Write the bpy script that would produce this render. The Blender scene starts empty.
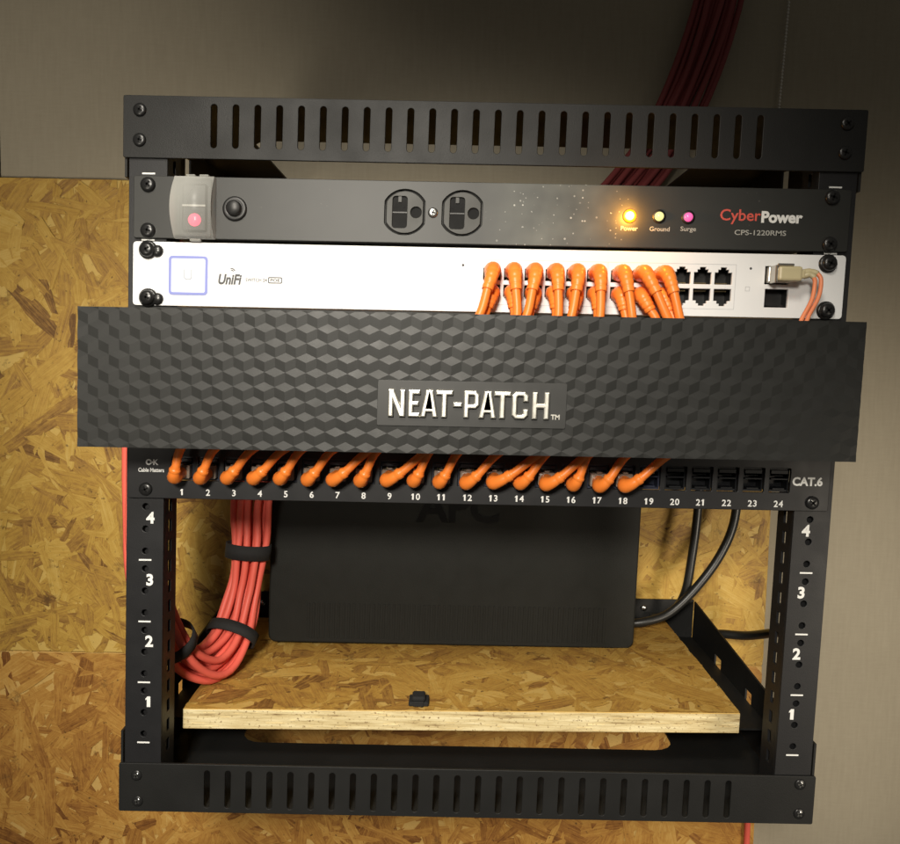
import bpy, bmesh, math, random
from mathutils import Vector, Matrix, noise
random.seed(7)
PI = math.pi
SC = bpy.context.scene
COL = SC.collection
MM = 0.001
LEAN = 0.01944           # the open frame leans a little to the right: mm of x per mm of z
U = 44.45

def lean(x, y, z):
    return Vector((x + LEAN*(z-200.0), y, z))

# ------------------------------------------------------------------ materials
def nt(name):
    m = bpy.data.materials.new(name); m.use_nodes = True
    t = m.node_tree
    for n in list(t.nodes):
        if n.type == 'BSDF_PRINCIPLED': b = n
    return m, t, b

def N(t, typ, **kw):
    n = t.nodes.new(typ)
    for k, v in kw.items():
        if k.startswith('i_'):
            key = k[2:]
            n.inputs[int(key) if key.isdigit() else key.replace('_', ' ')].default_value = v
        else: setattr(n, k, v)
    return n

def MATH(t, op, a, b=None, clamp=False):
    n = t.nodes.new('ShaderNodeMath'); n.operation = op; n.use_clamp = clamp
    for i, v in enumerate((a, b)):
        if v is None: continue
        if hasattr(v, 'type') and hasattr(v, 'node'): t.links.new(v, n.inputs[i])
        else: n.inputs[i].default_value = v
    return n.outputs[0]

def MIX(t, f, a, b, mode='MIX'):
    n = t.nodes.new('ShaderNodeMix'); n.data_type = 'RGBA'; n.blend_type = mode
    for i, v in ((0, f), (6, a), (7, b)):
        if hasattr(v, 'node'): t.links.new(v, n.inputs[i])
        else: n.inputs[i].default_value = v if i == 0 else (tuple(v)+(1,))[:4]
    return n.outputs[2]

def RAMP(t, f, stops, interp='LINEAR'):
    n = t.nodes.new('ShaderNodeValToRGB'); n.color_ramp.interpolation = interp
    e = n.color_ramp.elements
    while len(e) < len(stops): e.new(0.5)
    for k, (p, c) in enumerate(stops):
        e[k].position = p; e[k].color = tuple(c)+(1,)
    t.links.new(f, n.inputs[0])
    return n.outputs[0]

def simple(name, col, rough=0.5, metal=0.0, var=0.12, scale=60, bump=0.0, bscale=900, spec=0.5, rvar=0.1):
    m, t, b = nt(name)
    tc = N(t, 'ShaderNodeTexCoord')
    n = N(t, 'ShaderNodeTexNoise', i_Scale=scale, i_Detail=4.0)
    t.links.new(tc.outputs['Object'], n.inputs['Vector'])
    lo = tuple(c*(1-var) for c in col); hi = tuple(min(1, c*(1+var)) for c in col)
    t.links.new(MIX(t, n.outputs[0], lo, hi), b.inputs['Base Color'])
    t.links.new(MATH(t, 'ADD', MATH(t, 'MULTIPLY', n.outputs[0], rvar*2), rough-rvar), b.inputs['Roughness'])
    b.inputs['Metallic'].default_value = metal
    b.inputs['Specular IOR Level'].default_value = spec
    if bump:
        n2 = N(t, 'ShaderNodeTexNoise', i_Scale=bscale, i_Detail=2.0)
        t.links.new(tc.outputs['Object'], n2.inputs['Vector'])
        bp = N(t, 'ShaderNodeBump', i_Strength=bump, i_Distance=0.0004)
        t.links.new(n2.outputs[0], bp.inputs['Height']); t.links.new(bp.outputs[0], b.inputs['Normal'])
    return m

def glow(name, col, strength, body=(0.8, 0.8, 0.8)):
    m, t, b = nt(name)
    b.inputs['Base Color'].default_value = tuple(body)+(1,)
    b.inputs['Emission Color'].default_value = tuple(col)+(1,)
    b.inputs['Emission Strength'].default_value = strength
    b.inputs['Roughness'].default_value = 0.25
    return m

def strand_board(name, tones, dark=0.5):
    """pressed wood flakes: tone from each chip's own colour value, grain along the chip (UV), bark specks"""
    m, t, b = nt(name)
    tc = N(t, 'ShaderNodeTexCoord')
    at = N(t, 'ShaderNodeAttribute', attribute_name='chip')
    sc_ = N(t, 'ShaderNodeSeparateColor'); t.links.new(at.outputs['Color'], sc_.inputs[0])
    mp = N(t, 'ShaderNodeMapping'); mp.inputs['Scale'].default_value = (0.030, 0.42, 1); t.links.new(tc.outputs['UV'], mp.inputs[0])
    g = N(t, 'ShaderNodeTexNoise', i_Scale=1.0, i_Detail=5.0, i_Roughness=0.65, i_Distortion=0.4); t.links.new(mp.outputs[0], g.inputs['Vector'])
    mp2 = N(t, 'ShaderNodeMapping'); mp2.inputs['Scale'].default_value = (0.05, 1.7, 1); t.links.new(tc.outputs['UV'], mp2.inputs[0])
    g2 = N(t, 'ShaderNodeTexNoise', i_Scale=1.0, i_Detail=3.0, i_Roughness=0.6); t.links.new(mp2.outputs[0], g2.inputs['Vector'])
    fz = N(t, 'ShaderNodeTexNoise', i_Scale=120.0, i_Detail=5.0, i_Roughness=0.7); t.links.new(tc.outputs['Object'], fz.inputs['Vector'])
    big = N(t, 'ShaderNodeTexNoise', i_Scale=7.0, i_Detail=3.0); t.links.new(tc.outputs['Object'], big.inputs['Vector'])
    tone = MATH(t, 'ADD', sc_.outputs[0], MATH(t, 'MULTIPLY', MATH(t, 'SUBTRACT', g.outputs[0], 0.5), 0.85))
    tone = MATH(t, 'ADD', tone, MATH(t, 'MULTIPLY', MATH(t, 'SUBTRACT', g2.outputs[0], 0.5), 0.45))
    tone = MATH(t, 'ADD', tone, MATH(t, 'MULTIPLY', MATH(t, 'SUBTRACT', fz.outputs[0], 0.5), 0.55))
    tone = MATH(t, 'ADD', tone, MATH(t, 'MULTIPLY', MATH(t, 'SUBTRACT', big.outputs[0], 0.5), 0.5), True)
    c = RAMP(t, tone, tones)
    kn = N(t, 'ShaderNodeTexNoise', i_Scale=26.0, i_Detail=7.0, i_Roughness=0.72); t.links.new(tc.outputs['Object'], kn.inputs['Vector'])
    kf = RAMP(t, kn.outputs[0], ((0.61, (0, 0, 0)), (0.70, (1, 1, 1))))
    c = MIX(t, MATH(t, 'MULTIPLY', kf, dark), c, (0.10, 0.048, 0.017))
    s2 = N(t, 'ShaderNodeTexNoise', i_Scale=210.0, i_Detail=3.0, i_Roughness=0.6); t.links.new(tc.outputs['Object'], s2.inputs['Vector'])
    sf = RAMP(t, s2.outputs[0], ((0.64, (0, 0, 0)), (0.72, (1, 1, 1))))
    c = MIX(t, MATH(t, 'MULTIPLY', sf, dark), c, (0.09, 0.045, 0.016))
    t.links.new(c, b.inputs['Base Color'])
    b.inputs['Roughness'].default_value = 0.55; b.inputs['Specular IOR Level'].default_value = 0.35
    h = MATH(t, 'ADD', g.outputs[0], MATH(t, 'MULTIPLY', fz.outputs[0], 0.8))
    bp = N(t, 'ShaderNodeBump', i_Strength=0.5, i_Distance=0.0009); t.links.new(h, bp.inputs['Height']); t.links.new(bp.outputs[0], b.inputs['Normal'])
    return m

def chips(bm, u0, u1, v0, v1, place, n, mi=0, rise=1.3, seed=1, lmax=105, tone=(0.5, 0.13)):
    """n overlapping wood flakes pressed into a face; place(u, v, height) gives the point in space"""
    rnd = random.Random(seed)
    uvl = bm.loops.layers.uv.verify()
    cl = bm.loops.layers.float_color.get('chip') or bm.loops.layers.float_color.new('chip')
    for k in range(n):
        L = rnd.uniform(22, lmax)*(0.6 if rnd.random() < 0.4 else 1.0); W = rnd.uniform(6, 23)*(0.55 if rnd.random() < 0.3 else 1)
        cu, cv = rnd.uniform(u0, u1), rnd.uniform(v0, v1); a = rnd.uniform(0, PI)
        ca, sa = math.cos(a), math.sin(a)
        m_ = 5
        top = [(-L/2+L*i/m_+rnd.uniform(-3, 3), W/2*(1-0.35*abs(2*i/m_-1)**3)+rnd.uniform(-0.11, 0.11)*W) for i in range(m_+1)]
        bot = [(L/2-L*i/m_+rnd.uniform(-3, 3), -W/2*(1-0.35*abs(2*i/m_-1)**3)+rnd.uniform(-0.11, 0.11)*W) for i in range(m_+1)]
        end1 = [(L/2+rnd.uniform(-4, 5), W*rnd.uniform(0.05, 0.3)), (L/2+rnd.uniform(-5, 4), -W*rnd.uniform(0.05, 0.3))]
        end0 = [(-L/2+rnd.uniform(-5, 4), -W*rnd.uniform(0.05, 0.3)), (-L/2+rnd.uniform(-4, 5), W*rnd.uniform(0.05, 0.3))]
        loop = top+end1+bot+end0
        h0 = rise*(0.15+0.85*k/n)*rnd.uniform(0.75, 1.0)
        tx, ty = rnd.gauss(0, 0.007), rnd.gauss(0, 0.022)
        tn = min(1, max(0, rnd.gauss(*tone))); 
        if rnd.random() < 0.05: tn *= 0.4
        ou, ov = rnd.uniform(0, 900), rnd.uniform(0, 900)
        pts = []
        for (p, q) in loop:
            uu, vv = cu+p*ca-q*sa, cv+p*sa+q*ca
            uu = min(u1, max(u0, uu)); vv = min(v1, max(v0, vv))
            pts.append((bm.verts.new(place(uu, vv, max(0.05, h0+p*tx+q*ty))), (p+ou, q+ov)))
        # fan from the middle so that clipped chips stay simple
        mid = bm.verts.new(place(min(u1, max(u0, cu)), min(v1, max(v0, cv)), max(0.06, h0+0.02)))
        for i in range(len(pts)):
            A, B_ = pts[i], pts[(i+1) % len(pts)]
            f = bm.faces.new((mid, A[0], B_[0])); f.material_index = mi
            for lp_, uv in zip(f.loops, ((ou, ov), A[1], B_[1])):
                lp_[uvl].uv = uv; lp_[cl] = (tn, tn, tn, 1)

def sawn_edge(name):
    m, t, b = nt(name)
    tc = N(t, 'ShaderNodeTexCoord')
    mp = N(t, 'ShaderNodeMapping'); mp.inputs['Scale'].default_value = (22, 22, 330); t.links.new(tc.outputs['Object'], mp.inputs[0])
    a = N(t, 'ShaderNodeTexNoise', i_Scale=1.0, i_Detail=5.0, i_Roughness=0.7); t.links.new(mp.outputs[0], a.inputs['Vector'])
    s = N(t, 'ShaderNodeTexNoise', i_Scale=420.0, i_Detail=2.0); t.links.new(tc.outputs['Object'], s.inputs['Vector'])
    c = RAMP(t, a.outputs[0], ((0.30, (0.20, 0.12, 0.045)), (0.42, (0.56, 0.44, 0.22)), (0.62, (0.74, 0.63, 0.37)), (0.8, (0.82, 0.73, 0.50))))
    c = MIX(t, RAMP(t, s.outputs[0], ((0.60, (0, 0, 0)), (0.72, (1, 1, 1)))), c, (0.25, 0.16, 0.07))
    t.links.new(c, b.inputs['Base Color']); b.inputs['Roughness'].default_value = 0.8
    bp = N(t, 'ShaderNodeBump', i_Strength=0.6, i_Distance=0.001); t.links.new(a.outputs[0], bp.inputs['Height']); t.links.new(bp.outputs[0], b.inputs['Normal'])
    return m

def wall_cloth(name):
    m, t, b = nt(name)
    tc = N(t, 'ShaderNodeTexCoord')
    mp = N(t, 'ShaderNodeMapping'); mp.inputs['Scale'].default_value = (260, 1, 28); t.links.new(tc.outputs['Object'], mp.inputs[0])
    a = N(t, 'ShaderNodeTexNoise', i_Scale=1.0, i_Detail=4.0, i_Roughness=0.6); t.links.new(mp.outputs[0], a.inputs['Vector'])
    mp2 = N(t, 'ShaderNodeMapping'); mp2.inputs['Scale'].default_value = (60, 1, 500); t.links.new(tc.outputs['Object'], mp2.inputs[0])
    a2 = N(t, 'ShaderNodeTexNoise', i_Scale=1.0, i_Detail=3.0); t.links.new(mp2.outputs[0], a2.inputs['Vector'])
    big = N(t, 'ShaderNodeTexNoise', i_Scale=5.0, i_Detail=3.0); t.links.new(tc.outputs['Object'], big.inputs['Vector'])
    f = MATH(t, 'ADD', MATH(t, 'MULTIPLY', a.outputs[0], 0.45), MATH(t, 'ADD', MATH(t, 'MULTIPLY', a2.outputs[0], 0.25), MATH(t, 'MULTIPLY', big.outputs[0], 0.3)))
    t.links.new(RAMP(t, f, ((0.25, (0.29, 0.255, 0.190)), (0.75, (0.37, 0.33, 0.25)))), b.inputs['Base Color'])
    b.inputs['Roughness'].default_value = 0.7; b.inputs['Specular IOR Level'].default_value = 0.25
    bp = N(t, 'ShaderNodeBump', i_Strength=0.35, i_Distance=0.0006); t.links.new(f, bp.inputs['Height']); t.links.new(bp.outputs[0], b.inputs['Normal'])
    return m

def dusty_black(name):
    """power strip face: grey-black paint with a patch of pale dust and droplets between the sockets and the lamps"""
    m, t, b = nt(name)
    tc = N(t, 'ShaderNodeTexCoord')
    sp = N(t, 'ShaderNodeSeparateXYZ'); t.links.new(tc.outputs['Object'], sp.inputs[0])
    n = N(t, 'ShaderNodeTexNoise', i_Scale=60.0, i_Detail=4.0); t.links.new(tc.outputs['Object'], n.inputs['Vector'])
    base = MIX(t, n.outputs[0], (0.013, 0.0135, 0.012), (0.021, 0.0215, 0.019))
    v = N(t, 'ShaderNodeTexVoronoi', i_Scale=520.0); t.links.new(tc.outputs['Object'], v.inputs['Vector'])
    cs = N(t, 'ShaderNodeSeparateColor'); t.links.new(v.outputs['Color'], cs.inputs[0])
    dot = MATH(t, 'LESS_THAN', v.outputs['Distance'], MATH(t, 'MULTIPLY', MATH(t, 'POWER', cs.outputs[0], 1.6), 0.46))
    few = MATH(t, 'GREATER_THAN', cs.outputs[1], 0.5)
    d = MATH(t, 'DIVIDE', MATH(t, 'SUBTRACT', sp.outputs[0], 0.045), 0.055)
    zone = MATH(t, 'SUBTRACT', 1.0, MATH(t, 'MULTIPLY', d, d), True)
    dn = N(t, 'ShaderNodeTexNoise', i_Scale=48.0, i_Detail=2.0); t.links.new(tc.outputs['Object'], dn.inputs['Vector'])
    zone2 = MATH(t, 'MULTIPLY', MATH(t, 'ADD', MATH(t, 'MULTIPLY', zone, 1.3), MATH(t, 'MULTIPLY', MATH(t, 'SUBTRACT', dn.outputs[0], 0.62), 1.8)), 1.5, True)
    f = MATH(t, 'MULTIPLY', MATH(t, 'MULTIPLY', dot, few), MATH(t, 'MULTIPLY', zone2, MATH(t, 'ADD', MATH(t, 'MULTIPLY', cs.outputs[2], 0.5), 0.15)))
    film = MATH(t, 'MULTIPLY', MATH(t, 'MULTIPLY', zone, dn.outputs[0]), 0.40)
    c = MIX(t, film, base, (0.30, 0.31, 0.26))
    c = MIX(t, f, c, (0.62, 0.62, 0.56))
    t.links.new(c, b.inputs['Base Color']); b.inputs['Roughness'].default_value = 0.48
    return m

M = {}
M['rack'] = simple('black powder coat', (0.0108, 0.0108, 0.0103), 0.55, bump=0.25, bscale=1600, spec=0.32, rvar=0.16, scale=25)
M['rail'] = simple('black rail coat', (0.0095, 0.0095, 0.0105), 0.5, bump=0.2, bscale=1600, spec=0.4)
M['power'] = dusty_black('dusty grey black paint')
M['power_plain'] = simple('grey black paint', (0.018, 0.018, 0.016), 0.5, spec=0.4)
M['cover'] = simple('embossed black vinyl', (0.0125, 0.0128, 0.0118), 0.46, var=0.16, spec=0.33, bump=0.10, bscale=2500)
M['cover_plain'] = simple('smooth black vinyl', (0.0130, 0.0132, 0.0122), 0.45, spec=0.5)
M['white'] = simple('white painted steel', (0.79, 0.795, 0.80), 0.45, var=0.015, spec=0.4, rvar=0.03)
M['panel'] = simple('patch panel black', (0.012, 0.012, 0.013), 0.45, spec=0.35)
M['hole'] = simple('socket black', (0.012, 0.012, 0.012), 0.45)
M['keystone'] = simple('keystone black', (0.006, 0.0065, 0.008), 0.45, spec=0.25)
M['keyblue'] = simple('keystone dark blue', (0.010, 0.013, 0.030), 0.38)
M['gold'] = simple('gilt contacts', (0.55, 0.42, 0.22), 0.35, metal=1.0)
M['screw'] = simple('black zinc screw', (0.020, 0.020, 0.020), 0.30, metal=0.35, spec=0.6)
M['bright_screw'] = simple('bright screw', (0.55, 0.55, 0.53), 0.28, metal=1.0)
M['recess'] = simple('screw recess', (0.004, 0.004, 0.004), 0.6, spec=0.15)
M['socket'] = simple('socket plastic', (0.034, 0.034, 0.030), 0.5, spec=0.4)
M['ink'] = simple('white print', (0.75, 0.75, 0.73), 0.6, var=0.05)
M['ink_dim'] = simple('grey print', (0.36, 0.36, 0.33), 0.6, var=0.1)
M['ink_red'] = simple('red print', (0.60, 0.085, 0.060), 0.55, var=0.05)
M['ink_grey'] = simple('dark grey print', (0.07, 0.07, 0.075), 0.6)
M['ink_pale'] = simple('pale grey print', (0.55, 0.55, 0.56), 0.6)
M['chrome'] = simple('worn chrome letters', (0.90, 0.84, 0.72), 0.34, metal=0.93, var=0.3, scale=120, rvar=0.08)
M['orange'] = simple('orange cable jacket', (0.86, 0.215, 0.030), 0.42, var=0.05, spec=0.45)
M['boot'] = simple('orange rubber boot', (0.90, 0.235, 0.034), 0.38, var=0.05, spec=0.45)
M['plug'] = simple('clear plug plastic', (0.25, 0.20, 0.16), 0.2)
M['red'] = simple('red cable jacket', (0.76, 0.125, 0.088), 0.5, var=0.06, spec=0.4)
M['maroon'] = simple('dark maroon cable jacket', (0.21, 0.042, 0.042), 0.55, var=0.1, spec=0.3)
M['velcro'] = simple('black hook and loop strap', (0.010, 0.010, 0.010), 0.85, bump=0.6, bscale=2600)
M['black_cable'] = simple('black cable rubber', (0.014, 0.014, 0.013), 0.38, spec=0.5)
M['ups'] = simple('black plastic case', (0.0100, 0.0105, 0.0088), 0.5, bump=0.25, bscale=1500, spec=0.26)
M['ups_logo'] = simple('glossy black letters', (0.0025, 0.0025, 0.0025), 0.42, spec=0.3)
M['beige'] = simple('beige connector plastic', (0.52, 0.45, 0.27), 0.4)
M['steel'] = simple('zinc steel', (0.55, 0.53, 0.48), 0.35, metal=1.0)
M['fibre'] = simple('orange fibre jacket', (0.80, 0.26, 0.12), 0.4)
M['chain'] = simple('grey bead chain', (0.62, 0.60, 0.54), 0.4, metal=0.3)
M['wall'] = wall_cloth('woven grey beige wall')
STRAW = ((0.04, (0.15, 0.070, 0.017)), (0.25, (0.32, 0.170, 0.040)), (0.48, (0.47, 0.276, 0.052)), (0.72, (0.56, 0.355, 0.075)), (0.95, (0.63, 0.43, 0.12)))
AMBER = ((0.04, (0.17, 0.064, 0.015)), (0.25, (0.33, 0.145, 0.032)), (0.48, (0.47, 0.235, 0.050)), (0.72, (0.57, 0.32, 0.078)), (0.95, (0.64, 0.41, 0.13)))
M['osb'] = strand_board('straw strand board', STRAW, 0.75)
M['osb2'] = strand_board('amber strand board', AMBER, 0.8)
SHELF = ((0.04, (0.15, 0.066, 0.016)), (0.25, (0.30, 0.150, 0.035)), (0.48, (0.43, 0.238, 0.048)), (0.72, (0.51, 0.305, 0.068)), (0.95, (0.58, 0.38, 0.11)))
M['osb_shelf'] = strand_board('shelf strand board', SHELF, 0.8)
M['sawn'] = sawn_edge('sawn strand board edge')
M['amber'] = glow('amber lamp', (1.0, 0.62, 0.10), 3.2)
M['amber_halo'] = glow('amber halo collar', (1.0, 0.33, 0.02), 0.9, (0.3, 0.12, 0.01))  # collar made to glow in place of the halo round the amber lamp
M['palelamp'] = glow('pale yellow lamp', (1.0, 0.93, 0.36), 0.9, (0.35, 0.35, 0.15))
M['pink'] = glow('magenta lamp', (1.0, 0.13, 0.40), 0.85, (0.5, 0.1, 0.3))
M['redlamp'] = glow('red neon lamp', (1.0, 0.07, 0.13), 2.0, (0.4, 0.05, 0.07))
M['screenlit'] = glow('lit screen', (0.93, 0.95, 1.0), 0.72, (0.4, 0.4, 0.4))
M['screenblue'] = glow('blue screen border', (0.36, 0.40, 0.95), 0.80, (0.1, 0.1, 0.1))
M['screentext'] = glow('pale screen text', (0.72, 0.72, 0.72), 0.5, (0.2, 0.2, 0.2))
def milky():
    m, t, b = nt('milky clear plastic')
    out = [n for n in t.nodes if n.type == 'OUTPUT_MATERIAL'][0]
    b.inputs['Base Color'].default_value = (0.74, 0.74, 0.69, 1); b.inputs['Roughness'].default_value = 0.3
    tr = N(t, 'ShaderNodeBsdfTransparent'); mx = N(t, 'ShaderNodeMixShader')
    lw = N(t, 'ShaderNodeLayerWeight', i_Blend=0.35)
    t.links.new(MATH(t, 'ADD', MATH(t, 'MULTIPLY', lw.outputs['Facing'], 0.6), 0.22, True), mx.inputs[0])
    t.links.new(tr.outputs[0], mx.inputs[1]); t.links.new(b.outputs[0], mx.inputs[2]); t.links.new(mx.outputs[0], out.inputs[0])
    return m
M['milky'] = milky()

# ------------------------------------------------------------------ object helpers (all shapes in mm, world axes)
WL = {}
def tag(o, label, cat, group=None, kind=None):
    if label: o['label'] = label
    if cat: o['category'] = cat
    if group: o['group'] = group
    if kind: o['kind'] = kind
    return o

def thing(name, label, cat, at, group=None, leaning=True):
    o = bpy.data.objects.new(name, None); COL.objects.link(o)
    p = lean(*at) if leaning else Vector(at)
    o.location = p*MM; WL[o] = p; o.empty_display_size = 0.02
    return tag(o, label, cat, group)

def obj(name, bm, mat, parent=None, leaning=True, smooth=False, label=None):
    """one mesh object; its origin sits at the middle of its own base"""
    if leaning:
        for v in bm.verts: v.co.x += LEAN*(v.co.z-200.0)
    xs = [v.co.x for v in bm.verts]; ys = [v.co.y for v in bm.verts]; zs = [v.co.z for v in bm.verts]
    c = Vector(((min(xs)+max(xs))/2, (min(ys)+max(ys))/2, min(zs)))
    for v in bm.verts: v.co = (v.co-c)*MM
    me = bpy.data.meshes.new(name); bm.to_mesh(me); bm.free()
    for m in (mat if isinstance(mat, (list, tuple)) else [mat]): me.materials.append(m)
    if smooth:
        for p in me.polygons: p.use_smooth = True
    o = bpy.data.objects.new(name, me); COL.objects.link(o)
    WL[o] = c
    if parent is None: o.location = c*MM
    else: o.parent = parent; o.location = (c-WL[parent])*MM
    if label: o['label'] = label
    return o

def dup(o, parent, shift):
    """copy of one part (and its own pieces) moved by shift (mm)"""
    c = o.copy(); COL.objects.link(c); c.parent = parent
    w = WL[o]+Vector(shift); WL[c] = w
    c.location = (w-WL[parent])*MM if parent else w*MM
    for ch in list(o.children):
        d = ch.copy(); COL.objects.link(d); d.parent = c; WL[d] = WL[ch]+Vector(shift); d.location = ch.location
    return c

def BM(): return bmesh.new()

def box(bm, x0, x1, y0, y1, z0, z1, bev=0.0, mi=0, seg=1):
    r = bmesh.ops.create_cube(bm, size=1.0)
    vs = r['verts']
    for v in vs:
        v.co = Vector((x0+(v.co.x+.5)*(x1-x0), y0+(v.co.y+.5)*(y1-y0), z0+(v.co.z+.5)*(z1-z0)))
    fs = set(f for v in vs for f in v.link_faces)
    for f in fs: f.material_index = mi
    if bev:
        es = set(e for v in vs for e in v.link_edges)
        bmesh.ops.bevel(bm, geom=list(es), offset=bev, segments=seg, affect='EDGES', profile=0.5, material=-1)
    return vs

def from_curve(loops, thick, bev=0.0):
    cu = bpy.data.curves.new('tmp', 'CURVE'); cu.dimensions = '2D'; cu.fill_mode = 'BOTH'
    cu.extrude = max(thick/2-bev, 0.0001); cu.bevel_depth = bev; cu.bevel_resolution = 1 if bev else 0; cu.offset = -bev
    for lp in loops:
        s = cu.splines.new('POLY'); s.points.add(len(lp)-1); s.use_cyclic_u = True
        for p, (x, z) in zip(s.points, lp): p.co = (x, z, 0, 1)
    o = bpy.data.objects.new('tmp', cu); COL.objects.link(o)
    me = bpy.data.meshes.new_from_object(o)
    bpy.data.objects.remove(o); bpy.data.curves.remove(cu)
    return me

def plate(bm, loops, y0, y1, bev=0.0, mi=0, plane='XZ'):
    """flat sheet with holes; XZ: faces -Y, between y0 and y1. YZ: loops are (y,z), between x=y0 and x=y1. XY: (x,y), between z=y0 and z=y1"""
    me = from_curve(loops, abs(y1-y0), bev)
    n0 = len(bm.verts); f0 = len(bm.faces)
    bm.from_mesh(me); bpy.data.meshes.remove(me)
    bm.verts.ensure_lookup_table(); bm.faces.ensure_lookup_table()
    c = (y0+y1)/2
    for v in bm.verts[n0:]:
        x, y, z = v.co
        v.co = (x, c-z, y) if plane == 'XZ' else ((c+z, x, y) if plane == 'YZ' else (x, y, c+z))
    for f in bm.faces[f0:]: f.material_index = mi; f.smooth = False

def rect(x0, x1, z0, z1): return [(x0, z0), (x1, z0), (x1, z1), (x0, z1)]
def rrect(x0, x1, z0, z1, r, n=5):
    out = []
    for cx, cz, a in ((x1-r, z1-r, 0), (x0+r, z1-r, 90), (x0+r, z0+r, 180), (x1-r, z0+r, 270)):
        for k in range(n+1):
            t = math.radians(a+90*k/n); out.append((cx+r*math.cos(t), cz+r*math.sin(t)))
    return out
def circ(cx, cz, r, n=16): return [(cx+r*math.cos(2*PI*k/n), cz+r*math.sin(2*PI*k/n)) for k in range(n)]

def text(bm, s, size, cx, cz, y, wide=1.0, bold=0.0, thick=0.12, shear=0.0, mi=0, fit=None):
    """letters facing the viewer, centred on cx,cz; fit = total width in mm"""
    cu = bpy.data.curves.new('tmp', 'FONT'); cu.body = s; cu.size = size; cu.align_x = 'LEFT'
    cu.extrude = thick/2; cu.offset = bold; cu.shear = shear; cu.resolution_u = 3
    o = bpy.data.objects.new('tmp', cu); COL.objects.link(o)
    bpy.context.view_layer.update()
    me = bpy.data.meshes.new_from_object(o.evaluated_get(bpy.context.evaluated_depsgraph_get()))
    bpy.data.objects.remove(o); bpy.data.curves.remove(cu)
    xs = [v.co.x for v in me.vertices]; zs = [v.co.y for v in me.vertices]
    mx, mz = (min(xs)+max(xs))/2, (min(zs)+max(zs))/2
    if fit: wide = fit/(max(xs)-min(xs))
    n0 = len(bm.verts); f0 = len(bm.faces)
    bm.from_mesh(me); bpy.data.meshes.remove(me)
    bm.verts.ensure_lookup_table(); bm.faces.ensure_lookup_table()
    for v in bm.verts[n0:]:
        a, b_, c_ = v.co
        v.co = (cx+(a-mx)*wide, y-c_, cz+(b_-mz))
    for f in bm.faces[f0:]: f.material_index = mi

def digits(bm, s, size, cx, cz, y, bold, thick=0.12):
    w = size*0.56; x = cx-w*(len(s)-1)/2; h = size*0.70; t = size*0.075+bold
    for ch in s:
        if ch == '1':
            lp = [(-t, 0), (t, 0), (t, h), (-t*0.7, h), (-size*0.20, h*0.80), (-size*0.20, h*0.64), (-t, h*0.74)]
            plate(bm, [[(x+a, cz-h/2+b_) for a, b_ in lp]], y-thick/2, y+thick/2)
        else: text(bm, ch, size, x, cz, y, bold=bold, thick=thick)
        x += w

def lathe(bm, c, axis, prof, n=20, mi=0):
    """prof: list of (radius, distance along axis)"""
    c = Vector(c); axis = Vector(axis).normalized()
    u = axis.orthogonal().normalized(); w = axis.cross(u)
    rings = []
    for r, d in prof:
        if r < 1e-6: rings.append([bm.verts.new(c+axis*d)])
        else: rings.append([bm.verts.new(c+axis*d+(u*math.cos(2*PI*k/n)+w*math.sin(2*PI*k/n))*r) for k in range(n)])
    for a, b_ in zip(rings, rings[1:]):
        for k in range(n):
            if len(a) == 1: f = bm.faces.new((a[0], b_[k], b_[(k+1) % n]))
            elif len(b_) == 1: f = bm.faces.new((a[k], a[(k+1) % n], b_[0]))
            else: f = bm.faces.new((a[k], a[(k+1) % n], b_[(k+1) % n], b_[k]))
            f.smooth = True; f.material_index = mi
    bmesh.ops.recalc_face_normals(bm, faces=list(bm.faces))

def spline(pts, step=4):
    P = [Vector(p) for p in pts]
    n = len(P[0])
    out = []
    for i in range(len(P)-1):
        p0 = P[i-1] if i else P[0]*2-P[1]
        p1, p2 = P[i], P[i+1]
        p3 = P[i+2] if i+2 < len(P) else P[-1]*2-P[-2]
        for k in range(step):
            t = k/step
            out.append(0.5*((2*p1)+(p2-p0)*t+(2*p0-5*p1+4*p2-p3)*t*t+(3*p1-p0-3*p2+p3)*t**3))
    out.append(P[-1])
    return out

def tube(bm, pts, radii, n=12, squash=1.0, mi=0, caps=True):
    pts = [Vector(p) for p in pts]
    if not isinstance(radii, (list, tuple)): radii = [radii]*len(pts)
    T = []
    for i in range(len(pts)):
        T.append((pts[min(i+1, len(pts)-1)]-pts[max(i-1, 0)]).normalized())
    u = Vector((1, 0, 0)); u = (u-T[0]*u.dot(T[0]))
    u = u.normalized() if u.length > 0.1 else T[0].orthogonal().normalized()
    rings = []
    for i, p in enumerate(pts):
        u = (u-T[i]*u.dot(T[i])).normalized(); w = T[i].cross(u)
        rings.append([bm.verts.new(p+(u*math.cos(2*PI*k/n)+w*math.sin(2*PI*k/n)*squash)*radii[i]) for k in range(n)])
    for a, b_ in zip(rings, rings[1:]):
        for k in range(n):
            f = bm.faces.new((a[k], a[(k+1) % n], b_[(k+1) % n], b_[k])); f.smooth = True; f.material_index = mi
    if caps:
        for r in (rings[0][::-1], rings[-1]):
            f = bm.faces.new(r); f.material_index = mi

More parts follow.
